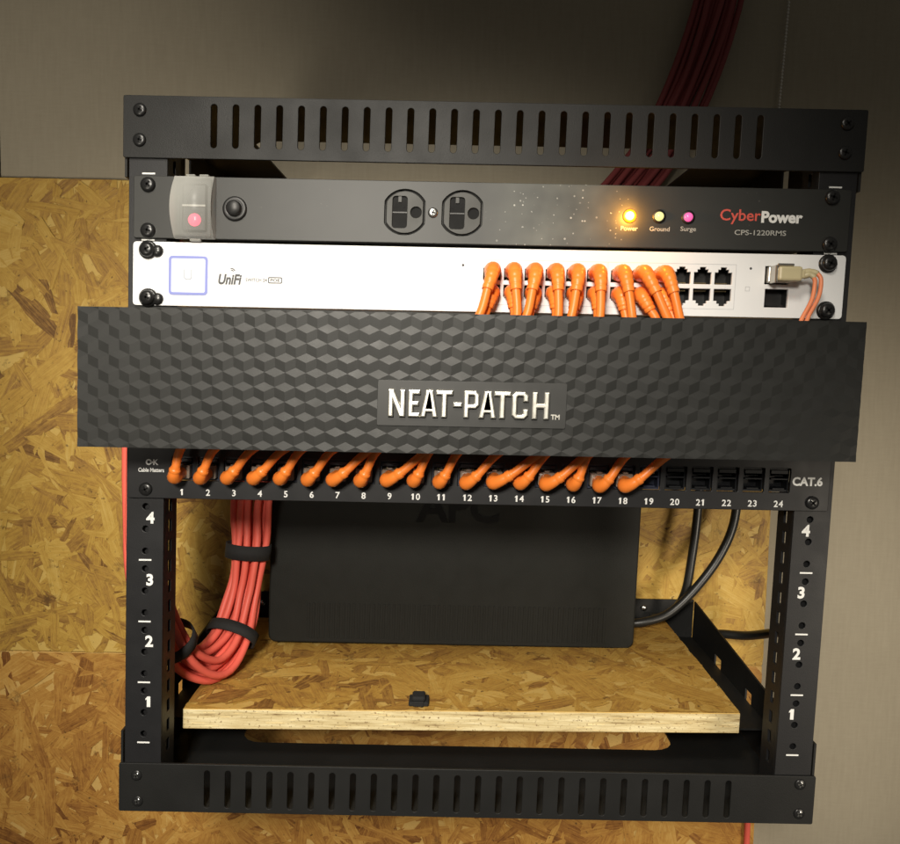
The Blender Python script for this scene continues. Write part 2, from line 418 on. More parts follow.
def screw_bm(x, y, z, r=4.6, h=2.6, washer=0.0):
    """pan head with a cross of dark bars for its recess, pointing at -Y from the surface y"""
    bm = BM()
    y0 = y
    if washer:
        lathe(bm, (x, y, z), (0, -1, 0), ((washer, -0.0), (washer, 1.0), (washer-0.9, 1.9), (r*0.9, 1.9)), 22)
        y0 = y-1.7
    lathe(bm, (x, y0, z), (0, -1, 0), ((r, 0), (r, h*0.45), (r*0.86, h*0.78), (r*0.55, h*0.95), (0, h)), 22)
    a = random.uniform(0.2, 1.2)
    for k in range(2):
        vs = box(bm, -r*0.5, r*0.5, -h-0.12, -h*0.8, -r*0.13, r*0.13, mi=1)  # dark raised bars stand in for the shade in the cross
        rot = Matrix.Rotation(a+k*PI/2, 3, 'Y')
        for v in vs: v.co = rot @ v.co+Vector((x, y0, z))
    return bm
SCREWM = [M['screw'], M['recess']]

# ================================================================== wall and boards
WY = 291.0                                    # face of the strand boards
b = BM(); box(b, -498, 900, WY+12, WY+40, -500, 1000); w = obj('wall', b, M['wall'], None, False)
tag(w, None, None, None, 'structure')
b = BM(); box(b, -900, -499.2, WY+12, WY+40, -500, 1000); w2 = obj('wall', b, M['wall'], None, False)
tag(w2, None, None, None, 'structure')
SEAM = -47.0
b = BM(); box(b, -800, 323, WY, WY+11.5, SEAM+0.3, 456.5, 1.0)
chips(b, -560, 322.6, SEAM+0.5, 456.2, lambda u_, v_, h_: (u_, WY-h_, v_), 2600, seed=11)
tag(obj('strand_board', b, M['osb'], None, False), 'upper straw coloured strand board on the wall, its top edge level with the power strip', 'board', 'strand boards behind the rack')
b = BM(); box(b, -800, 323, WY+0.4, WY+11.5, -480, SEAM-0.3, 1.0)
chips(b, -560, 322.6, -330, SEAM-0.5, lambda u_, v_, h_: (u_, WY+0.4-h_, v_), 1450, seed=23, lmax=90, tone=(0.46, 0.13))
tag(obj('strand_board', b, M['osb2'], None, False), 'lower, browner strand board on the wall, under the seam and below the rack', 'board', 'strand boards behind the rack')

# ================================================================== the rack frame
rack = thing('equipment_rack', 'black steel wall rack with slotted top and bottom panels and numbered rails', 'rack', (0, 145, -50.5))
def slots(z0, z1, xa, xb, n=26):
    p = (xb-xa)/(n-1)
    return [rrect(xa+k*p-2.1, xa+k*p+2.1, z0, z1, 2.05, 4) for k in range(n)]
for z0, z1, s0, s1, xa, xb in ((410, 451, 417.2, 446.0, -189.3, 178.0), (-50.5, -14.6, -47.0, -19.0, -187.0, 187.6)):
    b = BM(); plate(b, [rrect(-250.3, 250.0, z0, z1, 1.2, 2)]+slots(s0, s1, xa, xb), -2.2, -0.2, 0.35)
    obj('front_panel', b, M['rack'], rack)
for top in (1, 0):
    zz = (448.9, 450.6) if top else (-50.1, -48.4)
    b = BM()
    outer = [(-247.8, 0), (247.5, 0), (247.5, 287), (180, 287)]
    cut = [(180, 118)]+[(180-18*(1-math.cos(t)), 118-18*math.sin(t)) for t in (0.4, 0.8, 1.2, PI/2)]
    cut2 = [(-190+18*(1-math.cos(t)), 118-18*math.sin(t)) for t in (PI/2, 1.2, 0.8, 0.4)]+[(-190, 118)]
    plate(b, [outer+cut+cut2+[(-190, 287), (-247.8, 287)]], zz[0], zz[1], 0.0, plane='XY')
    obj('top_plate' if top else 'bottom_plate', b, M['rack'], rack)
    for sx in (-1, 1):
        b = BM()
        if top: lp = [(0, 397.5), (287, 386), (287, 450.4), (0, 450.4)]
        else: lp = [(0, -50.3), (287, -50.3), (287, 24.0), (90, 9.0), (0, 8.5)]
        def sl(ya, yb):
            return [(ya, -38), (yb, -38), (yb, -6), (ya, -6)] if not top else [(ya, 408), (yb, 408), (yb, 440), (ya, 440)]
        x0 = -249.8 if sx < 0 else 248.0
        plate(b, [lp, sl(118, 132), sl(196, 214)], x0, x0+1.6, 0.0, plane='YZ')
        obj('side_plate', b, M['rack'], rack)
    b = BM()
    if top: lps = [[(-247.5, 388), (247.5, 388), (247.5, 448.6), (-247.5, 448.6)], rrect(-190, 180, 384+10, 444, 6)]
    else: lps = [[(-247.5, -48), (247.5, -48), (247.5, 25.5), (-247.5, 25.5)]]
    plate(b, lps, 287.3, 289.3, 0.0)
    obj('rear_plate', b, M['rack'], rack)
    if not top:
        for sx in (-1, 1):
            b = BM(); xi = 190 if sx > 0 else -196
            box(b, min(xi, sx*247.6), max(xi, sx*247.6), 72, 286, -16.2, -14.8)
            obj('shelf_ledge', b, M['rack'], rack)

def rail(sx):
    b = BM()
    xo, xi = (-247.0, -221.0) if sx < 0 else (247.0, 221.0)
    holes = []
    hx = -233.6 if sx < 0 else 232.6
    for k in range(0, 9):
        for dz in (6.35, 22.2, 38.1):
            holes.append(circ(hx, k*U+dz, 2.3, 12))
    plate(b, [rect(min(xo, xi), max(xo, xi), -47.5, 448)]+holes, 0.0, 2.0, 0.3)
    sl = []
    z = -12.0
    while z < 430:
        sl.append(rect(11, 16.5, z, z+9.0)); z += U/3
    x0 = xi if sx < 0 else xi-1.8
    x0 = xi-1.8 if sx < 0 else xi
    plate(b, [rect(2.2, 27, -47.5, 448)]+sl, x0, x0+1.8, 0.0, plane='YZ')
    box(b, hx-6, hx+6, 6.0, 7.5, -47, 447)  # backing strip added so the rail holes stay dark
    r = obj('rail', b, M['rail'], rack)
    for k in (0, 1, 2, 3, 8, 9):
        b = BM(); box(b, hx-4.4, hx+4.4, -0.18, -0.02, k*U-0.55, k*U+0.55); obj('unit_mark', b, M['ink'], r)
    nx = -230.2 if sx < 0 else 230.2
    for k, c in enumerate('1234'):
        b = BM(); digits(b, c, 11.0, nx, k*U+30.2, -0.10, 0.42, 0.14); obj('unit_number', b, M['ink'], r)
rail(-1); rail(1)
for x, z in ((-239, 441.3), (-239, 421.6), (236.2, 441.6), (236, 422.4)):
    obj('screw', screw_bm(x, -2.2, z, 4.4, 2.0), SCREWM, rack)
for x, z in ((-237.5, -23.3), (-236.6, -42.6), (238.8, -20.5), (239.6, -42.4)):
    b = screw_bm(x, -2.2, z, 3.9, 1.4)
    for f in b.faces:
        if f.material_index == 1: f.material_index = 2
    lathe(b, (x+0.9, -3.35, z+1.2), (0, -1, 0), ((1.2, 0), (0.7, 0.5), (0, 0.6)), 8, mi=2)  # off-centre bright bead puts a highlight on each lower screw head
    obj('screw', b, SCREWM+[M['bright_screw']], rack)
for x, z in ((194, 16.0), (-216, 13)):
    b = BM(); lathe(b, (x, 287.2, z), (0, -1, 0), ((3.6, 0), (3.4, 1.2), (2, 2.2), (0, 2.4)), 16)
    obj('screw', b, M['bright_screw'], rack, label='bright zinc screw in the rear plate')

# ================================================================== power strip (top unit)
ps = thing('power_strip', 'grey black rack power strip with two sockets, three small lamps and a lit rocker switch', 'power strip', (0, 60, 355))
PX0, PX1, PZ0, PZ1 = -242.6, 242.6, 356.6, 398.0
def dshape(cx, cz):        # round socket face flattened on its left and right sides
    out = []
    R_, hw = 15.2, 13.6
    for k in range(48):
        t = 2*PI*k/48
        out.append((cx+max(-hw, min(hw, R_*1.02*math.cos(t))), cz+R_*math.sin(t)))
    return out
SOCK = ((-58.9, 377.2), (-20.0, 377.2))
b = BM(); plate(b, [rrect(PX0, PX1, PZ0, PZ1, 1.5, 3)]+[dshape(x, z) for x, z in SOCK], -3.0, -0.3, 0.4)
obj('face_plate', b, M['power'], ps)
b = BM(); box(b, -216, 216, 0, 118, 357.5, 397, 1.0); obj('case', b, M['power_plain'], ps)
for x, z in SOCK:
    b = BM()
    inner = [(x+(px-x)*0.91, z+(pz-z)*0.92) for px, pz in dshape(x, z)]
    slot1 = rrect(x-9.2, x-1.0, z-0.5+8-1.0, z+10.8, 0.8, 2)
    face = rrect(x-8.4, x+1.6, z-10.6, z+10.6, 2.0, 3)
    ground = rrect(x+3.8, x+11.4, z-3.8, z+3.8, 3.7, 6)
    plate(b, [inner, face, ground], -3.1, -1.6, 0.25, mi=0)
    box(b, x-13.0, x+13.0, -1.6, -0.4, z-14.2, z+14.2, mi=1)
    for dx in (-6.9, -0.9):
        box(b, x+dx-0.9, x+dx+0.9, -1.78, -1.6, z+3.2, z+10.0, mi=1)
    box(b, x-4.6, x-2.4, -2.6, -1.6, z+6.8, z+10.5, mi=0)
    box(b, x-8.3, x+1.5, -1.9, -1.6, z-0.4, z+0.4, mi=2)
    box(b, x-8.4, x+0.8, -1.8, -1.6, z-10.8, z-3.8, 0, mi=1)
    obj('socket', b, [M['socket'], M['recess'], M['hole']], ps)
obj('screw', screw_bm(-39.8, -3.0, 377.2, 3.4, 1.6), [M['bright_screw'], M['recess']], ps)
# rocker switch under a bulging clear cover
b = BM(); box(b, -211, -189.5, -4.4, -3.0, 357.6, 396.0, 0.4); box(b, -208.5, -192, -7.0, -4.3, 361, 392.5, 1.0)
rk = obj('rocker_switch', b, M['hole'], ps)
b = BM(); lathe(b, (-199.8, -7.0, 368.6), (0, -1, 0), ((4.3, 0), (4.1, 1.0), (2.8, 2.1), (0, 2.6)), 18)
obj('lamp', b, M['redlamp'], rk)
b = BM(); box(b, -208, -192.5, -7.9, -6.9, 377.4, 378.6); obj('rocker_ridge', b, M['ink_dim'], rk)
b = BM()
K = 14; ring = []
for side in (-213.4, -187.0):
    row = []
    for k in range(K+1):
        t = k/K; z = 356.2+t*41.0; bul = math.sin(PI*(0.12+0.76*t))
        row.append(b.verts.new((side-(1.4*(bul-0.4) if side < -200 else -0.2), -3.3-11.5*bul, z)))
    ring.append(row)
base = [[b.verts.new((s, -3.1, 356.2+k/K*41.0)) for k in range(K+1)] for s in (-213.0, -186.6)]
for k in range(K):
    f = b.faces.new((ring[0][k], ring[1][k], ring[1][k+1], ring[0][k+1])); f.smooth = True
    b.faces.new((base[0][k], ring[0][k], ring[0][k+1], base[0][k+1]))
    b.faces.new((ring[1][k], base[1][k], base[1][k+1], ring[1][k+1]))
b.faces.new((base[0][0], base[1][0], ring[1][0], ring[0][0])); b.faces.new((ring[0][K], ring[1][K], base[1][K], base[0][K]))
bmesh.ops.recalc_face_normals(b, faces=list(b.faces))
for xx in (-206, -197):
    box(b, xx, xx+6, -7, -3.4, 397.3, 398.6, 0.3)
box(b, -203, -196, -7, -3.4, 354.6, 356.1, 0.3)
obj('switch_cover', b, M['milky'], ps)
b = BM(); lathe(b, (-173.8, -3.0, 377.1), (0, -1, 0), ((8.2, 0), (8.2, 1.2), (6.9, 1.9), (5.4, 1.4), (5.0, 1.4), (5.0, 5.0), (4.3, 5.8), (0, 5.8)), 28)
obj('breaker_button', b, M['hole'], ps)
for x, z, mt in ((93.4, 377.6, 'amber'), (113.3, 377.7, 'palelamp'), (133.0, 377.6, 'pink')):
    b = BM(); lathe(b, (x, -3.0, z), (0, -1, 0), ((4.6, 0), (4.6, 0.7), (3.2, 0.9)), 22); r_ = obj('lamp_ring', b, M['amber_halo' if mt == 'amber' else 'hole'], ps)
    b = BM(); lathe(b, (x, -3.3, z), (0, -1, 0), ((3.1, 0), (3.0, 1.1), (1.9, 2.3), (0, 2.7)), 18); obj('lamp', b, M[mt], r_)
b = BM()
for s, x, w_ in (('Power', 93.6, 11.6), ('Ground', 114.2, 13.6), ('Surge', 133.6, 10.6)):
    text(b, s, 4.2, x, 369.4, -3.08, fit=w_, bold=0.06); obj('lettering', b, M['ink_dim'], ps); b = BM()
text(b, 'CPS-1220RMS', 4.8, 182.6, 368.2, -3.08, fit=35.0, bold=0.04)
obj('lettering', b, M['ink_dim'], ps)
b = BM(); text(b, 'Cyber', 10.6, 168.4, 378.6, -3.08, fit=27.5, bold=0.12)
obj('lettering', b, M['ink_red'], ps, label='red word Cyber printed at the right end')
b = BM(); text(b, 'Power', 10.2, 196.6, 378.8, -3.08, fit=28.0, bold=0.42)
obj('lettering', b, M['ink'], ps, label='bold white word Power printed at the right end')
for x, z in ((-232.6, 392.0), (-232.4, 361.6), (229.4, 392.6), (229.8, 361.4)):
    obj('mounting_screw', screw_bm(x, -3.0, z, 5.0, 3.0), SCREWM, ps)

# ================================================================== white network switch
sw = thing('network_switch', 'white rack network switch with a small square lit screen and two rows of ports', 'network switch', (0, 60, 311))
SZ0, SZ1 = 311.2, 354.2
COLS = [1.9+14.15*k for k in range(6)]+[88.9+14.15*k for k in range(6)]
ROWZ = (338.5, 324.4)
def jack(x, z, up):         # RJ45 opening with its latch notch
    w, h = 5.9, 5.5
    pts = [(-w, -h), (w, -h), (w, h*0.45), (w*0.62, h*0.45), (w*0.62, h*0.80), (w*0.34, h*0.80), (w*0.34, h*1.08), (-w*0.34, h*1.08), (-w*0.34, h*0.80), (-w*0.62, h*0.80), (-w*0.62, h*0.45), (-w, h*0.45)]
    return [(x+px, z+(pz if up else -pz)) for px, pz in pts]
openings = [jack(x, ROWZ[0], True) for x in COLS]+[jack(x, ROWZ[1], False) for x in COLS]
sfp = [rect(187.8, 203.6, 333.8, 346.0), rect(188.6, 204.4, 318.2, 330.6)]
b = BM(); plate(b, [rrect(-242.6, 242.2, SZ0, SZ1, 2.4, 4), ]+openings+sfp, -3.2, -0.4, 0.4)
obj('face_plate', b, M['white'], sw)
b = BM()
box(b, -219, 219, 0, 3.0, 312.0, 353.5); 
bmesh.ops.delete(b, geom=list(b.verts), context='VERTS')
# case: a five sided shell so that the jacks sit inside it
for bb in ((-219, 219, 0, 130, 312.0, 313.2), (-219, 219, 0, 130, 352.2, 353.4), (-219, -217.8, 0, 130, 313.4, 352), (217.8, 219, 0, 130, 313.4, 352), (-217.6, 217.6, 128.8, 130, 313.4, 352)):
    box(b, *bb)
obj('case', b, M['white'], sw)
def jack_body(x, z, up):
    b = BM()
    # tunnel behind the opening
    w, h, d = 6.3, 6.6, 12.0
    for bb in ((-w-0.6, -w, -h, h), (w, w+0.6, -h, h), (-w, w, h, h+0.5), (-w, w, -h-0.5, -h)):
        box(b, x+bb[0], x+bb[1], -0.38, d, z+bb[2], z+bb[3])
    box(b, x-w, x+w, d-0.6, d, z-h, z+h)
    s = 1 if up else -1
    for k in range(8):
        xx = x-3.6+k*1.03
        box(b, xx-0.25, xx+0.25, 1.5, d-0.8, z-s*4.4-0.3, z-s*4.4+0.3, mi=1)
    return b
for x in COLS:
    obj('port', jack_body(x, ROWZ[0], True), [M['hole'], M['gold']], sw)
    obj('port', jack_body(x, ROWZ[1], False), [M['hole'], M['gold']], sw)
# thin printed frames round the port groups
b = BM()
for xa, xb in ((-6.5, 80.2), (80.6, 168.0)):
    for bb in ((xa, xb, 346.4, 346.75), (xa, xb, 316.2, 316.55), (xa, xa+0.35, 316.55, 346.4), (xb-0.35, xb, 316.55, 346.4)):
        box(b, bb[0], bb[1], -3.3, -3.19, bb[2], bb[3])
obj('port_frame', b, M['ink_pale'], sw)
for x, z in (( -18.0, 342.6), (177.8, 344.2)):
    b = BM(); lathe(b, (x, -3.15, z), (0, -1, 0), ((0.9, 0), (0.8, 0.2), (0, 0.25)), 10); obj('status_lamp', b, M['ink_grey'], sw)
for x, z in ((-17.8, 329.6), (176.4, 330.4)):
    b = BM(); plate(b, [rect(x-1.6, x+1.6, z-1.6, z+1.6), rect(x-1.2, x+1.2, z-1.2, z+1.2)], -3.3, -3.18)
    obj('port_mark', b, M['ink_pale'], sw)
# screen
b = BM(); plate(b, [rrect(-217.8, -191.6, 318.9, 344.8, 1.8, 4)], -3.7, -3.19, 0.1)
scn = obj('screen', b, M['screenlit'], sw)
b = BM(); plate(b, [rrect(-218.0, -191.4, 318.7, 345.0, 2.4, 4), rrect(-216.2, -193.2, 320.5, 343.2, 1.2, 4)], -3.9, -3.6)
obj('screen_border', b, M['screenblue'], scn)
b = BM(); plate(b, [[(-207.6, 336), (-206.9, 336), (-206.9, 330.6), (-206, 329.6), (-203.6, 329.6), (-202.8, 330.6), (-202.8, 336), (-202.1, 336), (-202.1, 330.2), (-203.3, 328.9), (-206.4, 328.9), (-207.6, 330.2)]], -3.85, -3.71)
obj('screen_letter', b, M['screentext'], scn)
b = BM()
text(b, 'UniFi', 9.4, -176.3, 329.8, -3.28, fit=16.0, bold=0.36, shear=0.22)
for r_ in (1.5, 2.6):     # little radio waves over the i
    pts = [(-175.6+r_*math.cos(t), 334.6+r_*math.sin(t)) for t in [math.radians(20+10*k) for k in range(9)]]
    tube(b, [(x, -3.25, z) for x, z in pts], 0.34, 6)
obj('lettering', b, M['ink_grey'], sw)
b = BM(); text(b, 'SWITCH 24', 3.2, -158.4, 329.7, -3.26, fit=14.6, bold=0.06)
plate(b, [rrect(-150.4, -140.8, 327.6, 331.9, 0.8, 3), rrect(-149.7, -141.5, 328.3, 331.2, 0.5, 3)], -3.32, -3.18)
text(b, 'POE', 2.6, -145.6, 329.75, -3.26, fit=6.6, bold=0.08)
obj('lettering', b, M['ink_grey'], sw)
for z0, z1, x0 in ((333.8, 346.0, 187.8), (318.2, 330.6, 188.6)):
    b = BM()
    for bb in ((x0-0.5, x0, z0, z1), (x0+15.8, x0+16.3, z0, z1), (x0, x0+15.8, z1, z1+0.5), (x0, x0+15.8, z0-0.5, z0)):
        box(b, bb[0], bb[1], -0.39, 40, bb[2], bb[3])
    box(b, x0, x0+15.8, 8, 8.6, z0, z1); box(b, x0+2, x0+13.8, -1.2, 8, z0+1.0, z0+1.6)
    obj('module_slot', b, M['hole'], sw)
for x, z in ((-232.2, 348.6), (-231.8, 316.4), (229.8, 348.4), (230.6, 316.8)):
    b = screw_bm(x, -3.2, z, 5.0, 3.6, washer=6.3)
    s = 1 if x < 0 else -1
    lathe(b, (x+s*6.2, -3.1, z-0.8*1), (0, -1, 0), ((4.2, 0), (4.1, 1.2), (3.0, 2.4), (0, 2.6)), 16) if x < 0 else None
    obj('mounting_screw', b, SCREWM, sw)

# ================================================================== fibre cable in the upper module slot
fc = thing('fibre_cable', 'beige fibre connector with two thin orange strands plugged into the white switch', 'fibre cable', (196, -12, 334))
b = BM(); box(b, 188.6, 203.2, -7.5, 8, 334.6, 345.2, 0.8, seg=2); obj('module', b, M['steel'], fc)
b = BM()
box(b, 191.0, 206.8, -19, -7.6, 334.8, 344.6, 1.6, seg=2); box(b, 194, 209.5, -17.5, -9.4, 336.6, 342.6, 1.2, seg=2)
obj('connector', b, M['beige'], fc)
b = BM(); box(b, 189.4, 191.6, -17, -7.4, 333.8, 345.4, 0.5); box(b, 190, 201, -18.8, -16.5, 344.4, 346.2, 0.5); obj('latch', b, M['steel'], fc)
for q in (0, 1):
    b = BM(); z = 340.9-q*2.2; yy = -13.5-q*1.5
    tube(b, spline([(209, yy, z), (214-q*1.2, yy-1, z+0.7), (218.2-q*2.4, yy-2, z-0.6-q)], 4), [2.3]*4+[1.9]*4+[1.6], 10)
    obj('strain_relief', b, M['beige'], fc)
    b = BM()
    tube(b, spline([(217.6-q*2.6, yy-2, z-0.3-q), (219.6-q*4.6, yy-4, z-5), (217.6-q*5.0, yy-7, z-16), (211-q*5, yy-10, z-28), (206-q*5, yy-13, z-36), (190-q*4, yy-14, 290), (120, -40, 262), (20, -36-q*3, 250)], 6), 1.45, 8)
    obj('strand', b, M['fibre'], fc)

# ================================================================== cable manager with its embossed cover
cm = thing('cable_manager', 'black cable manager with a wide cover of embossed cube pattern and metal lettering', 'cable manager', (-11, -30, 220))
b = BM(); plate(b, [rrect(-242, 242, 223.4, 310.6, 1.5, 3), rect(-200, -20, 235, 300), rect(0, 200, 235, 300)], -2.4, -0.4, 0.3)
for x in (-222, 212):
    box(b, x, x+1.6, -58, -2.5, 229, 302)
obj('bracket', b, M['rack'], cm)
CX0, CX1, CZ0, CZ1, CY = -252.8, 229.4, 220.2, 306.4, -62.0
b = BM()
box(b, CX0, CX1, CY+0.9, CY+2.6, CZ0, CZ1)
for z in (CZ0, CZ1-1.4): box(b, CX0, CX1, CY+2.7, CY+11, z, z+1.4)
for x in (CX0, CX1-1.4): box(b, x, x+1.4, CY+2.7, CY+11, CZ0+1.5, CZ1-1.5)
cov = obj('cover', b, M['cover_plain'], cm)
# tumbling block relief: saddles at 0, peaks +h, pits -h
b = BM()
PW, PH, HT = 12.75, 9.05, 0.30
vd = {}
def lv(x, z, y):
    k = (round(x*50), round(z*50))
    if k not in vd: vd[k] = b.verts.new((x, y, z))
    return vd[k]
s3 = PH/3.0                          # third of a row
for j in range(-1, int((CZ1-CZ0)/PH)+3):
    for i in range(-1, int((CX1-CX0)/PW)+3):
        cx = CX0+(i+(0.5 if j % 2 else 0.0))*PW; cz = CZ0+j*PH
        # hexagon round (cx,cz): corners alternate saddle and pit, the middle is the peak
        c0 = lv(cx, cz, CY-HT)
        top = lv(cx, cz+2*s3, CY+HT); bot = lv(cx, cz-2*s3, CY)
        ur = lv(cx+PW/2, cz+s3, CY); ul = lv(cx-PW/2, cz+s3, CY)
        lr = lv(cx+PW/2, cz-s3, CY+HT); ll = lv(cx-PW/2, cz-s3, CY+HT)
        for q in ((c0, ur, top, ul), (c0, bot, lr, ur), (c0, ul, ll, bot)):
            try: b.faces.new(q)
            except ValueError: pass
for co, no in (((CX0, 0, 0), (-1, 0, 0)), ((CX1, 0, 0), (1, 0, 0)), ((0, 0, CZ0), (0, 0, -1)), ((0, 0, CZ1), (0, 0, 1))):
    bmesh.ops.bisect_plane(b, geom=list(b.verts)+list(b.edges)+list(b.faces), plane_co=co, plane_no=no, clear_outer=True, dist=1e-5)
ed = [e for e in b.edges if e.is_boundary]
r_ = bmesh.ops.extrude_edge_only(b, edges=ed)
for v in [g for g in r_['geom'] if isinstance(g, bmesh.types.BMVert)]: v.co.y = CY+0.88
bmesh.ops.recalc_face_normals(b, faces=list(b.faces))
if sum(f.normal.y for f in b.faces) > 0: bmesh.ops.reverse_faces(b, faces=list(b.faces))
obj('embossed_sheet', b, M['cover'], cov)
b = BM(); plate(b, [rrect(-68, 48.4, 237.2, 265.2, 1.0, 2)], CY-0.75, CY+0.3, 0.15)
bd = obj('badge', b, M['cover_plain'], cm)
# condensed block capitals, drawn as outlines (unit: mm in a 16.8 mm tall letter)
Hh = 16.8; sT = 3.1
def Lt(ch):
    if ch == 'N': return 9.9, [[(0, 0), (sT, 0), (sT, 8.6), (6.6, 0), (9.9, 0), (9.9, Hh), (6.8, Hh), (6.8, 8.4), (3.3, Hh), (0, Hh)]]
    if ch == 'E': return 7.0, [[(0, 0), (7, 0), (7, 2.9), (sT, 2.9), (sT, 7.0), (6.2, 7.0), (6.2, 9.8), (sT, 9.8), (sT, 13.9), (7, 13.9), (7, Hh), (0, Hh)]]
    if ch == 'A': return 10.2, [[(0, 0), (3.1, 0), (3.6, 3.2), (6.6, 3.2), (7.1, 0), (10.2, 0), (7.2, Hh), (3.0, Hh)], [(4.0, 6.0), (6.2, 6.0), (5.1, 12.6)]]
    if ch == 'T': return 9.8, [[(3.3, 0), (6.5, 0), (6.5, 13.8), (9.8, 13.8), (9.8, Hh), (0, Hh), (0, 13.8), (3.3, 13.8)]]
    if ch == '-': return 5.2, [[(0, 6.6), (5.2, 6.6), (5.2, 9.6), (0, 9.6)]]
    if ch == 'P': return 9.0, [[(0, 0), (sT, 0), (sT, 5.8), (7.0, 5.8), (9.0, 8.0), (9.0, 14.6), (7.0, Hh), (0, Hh)], [(sT, 8.6), (5.6, 8.6), (6.0, 9.1), (6.0, 13.5), (5.6, 14.0), (sT, 14.0)]]
    if ch == 'C': return 9.6, [[(2.2, 0), (7.4, 0), (9.6, 2.2), (9.6, 6.2), (6.5, 6.2), (6.5, 3.3), (6.0, 2.8), (3.6, 2.8), (3.1, 3.3), (3.1, 13.5), (3.6, 14.0), (6.0, 14.0), (6.5, 13.5), (6.5, 10.6), (9.6, 10.6), (9.6, 14.6), (7.4, Hh), (2.2, Hh), (0, 14.6), (0, 2.2)]]
    if ch == 'H': return 10.0, [[(0, 0), (sT, 0), (sT, 6.8), (6.9, 6.8), (6.9, 0), (10, 0), (10, Hh), (6.9, Hh), (6.9, 9.9), (sT, 9.9), (sT, Hh), (0, Hh)]]
xs_ = {0: -61.2, 1: -49.0, 2: -41.4, 3: -32.0, 4: -21.4, 5: -14.9, 6: -5.6, 7: 3.6, 8: 14.6, 9: 27.0}
for k, ch in enumerate('NEAT-PATCH'):
    w_, lps = Lt(ch)
    b = BM(); plate(b, [[(xs_[k]+x*1.06, 242.9+z) for x, z in lp] for lp in lps], CY-3.9, CY-0.7, 0.85)
    obj('letter', b, M['chrome'], bd)
b = BM(); text(b, 'TM', 4.2, 41.8, 244.4, CY-1.0, fit=5.4, bold=0.12, thick=0.5); obj('letter', b, M['chrome'], bd)

# ================================================================== patch panel
pp = thing('patch_bay', 'black patch panel with ports numbered 1 to 24 under the wide cover', 'patch panel', (0, 10, 178))
PORTX = [-207.2+18.06*k for k in range(24)]
b = BM()
plate(b, [rrect(-245.3, 243.0, 178.0, 222.0, 1.5, 3)]+[rrect(x-7.3, x+7.3, 190.6, 207.6, 0.6, 2) for x in PORTX], -3.0, -0.4, 0.35)
obj('face_plate', b, M['panel'], pp)
def keystone(x, k):
    b = BM()
    mm_ = 0
    box(b, x-7.1, x+7.1, -0.35, 22, 190.8, 192.2); box(b, x-7.1, x+7.1, -0.35, 22, 206.2, 207.4)
    box(b, x-7.1, x-6.1, -0.35, 22, 192.3, 206.1); box(b, x+6.1, x+7.1, -0.35, 22, 192.3, 206.1)
    box(b, x-6.0, x+6.0, 9, 10, 192.3, 206.1)
    box(b, x-6.0, x+6.0, -1.6, 4, 203.4, 206.1, 0.2)
    box(b, x-6.0, x+6.0, -1.9, 2, 199.3, 200.5, 0.2)
    box(b, x-4.2, x+4.2, -1.4, 6, 192.3, 193.6, 0.2)
    for q in range(8): box(b, x-3.6+q*1.03-0.22, x-3.6+q*1.03+0.22, 1.5, 8.5, 201.5, 202.0, mi=1)
    return b
for k, x in enumerate(PORTX):
    obj('port', keystone(x, k), [M['keyblue'] if k < 19 else M['keystone'], M['gold'] if k < 19 else M['keystone']], pp)
for k, x in enumerate(PORTX):
    b = BM(); digits(b, str(k+1), 6.2, x, 182.7, -3.08, 0.12); obj('port_number', b, M['ink'], pp)
b = BM(); text(b, 'CAT.6', 8.0, 227.4, 198.8, -3.08, fit=21.0, bold=0.30); obj('lettering', b, M['ink'], pp)
b = BM(); text(b, 'Cable Matters', 3.8, -228.8, 197.8, -3.08, fit=18.0, bold=0.12)
plate(b, [circ(-230.6, 203.3, 2.1, 14), circ(-230.6, 203.3, 1.1, 10)], -3.14, -3.0); box(b, -229.4, -227.6, -3.14, -3.0, 202.8, 203.8)
text(b, 'K', 5.4, -225.6, 203.3, -3.08, bold=0.14)
obj('lettering', b, M['ink'], pp)
for x, z in ((-232.4, 184.4), (231.6, 184.0)):
    b = screw_bm(x, -3.0, z, 4.6, 2.2)
    if x > 0: lathe(b, (x-0.8, -5.0, z+1.6), (0, -1, 0), ((0.9, 0), (0.6, 0.3), (0, 0.4)), 8, mi=2)  # small bright bead built on as a glint
    obj('mounting_screw', b, SCREWM+[M['bright_screw']], pp)
b = BM(); box(b, -219, 219, -0.3, 6, 208.2, 221); obj('back_bar', b, M['panel'], pp)

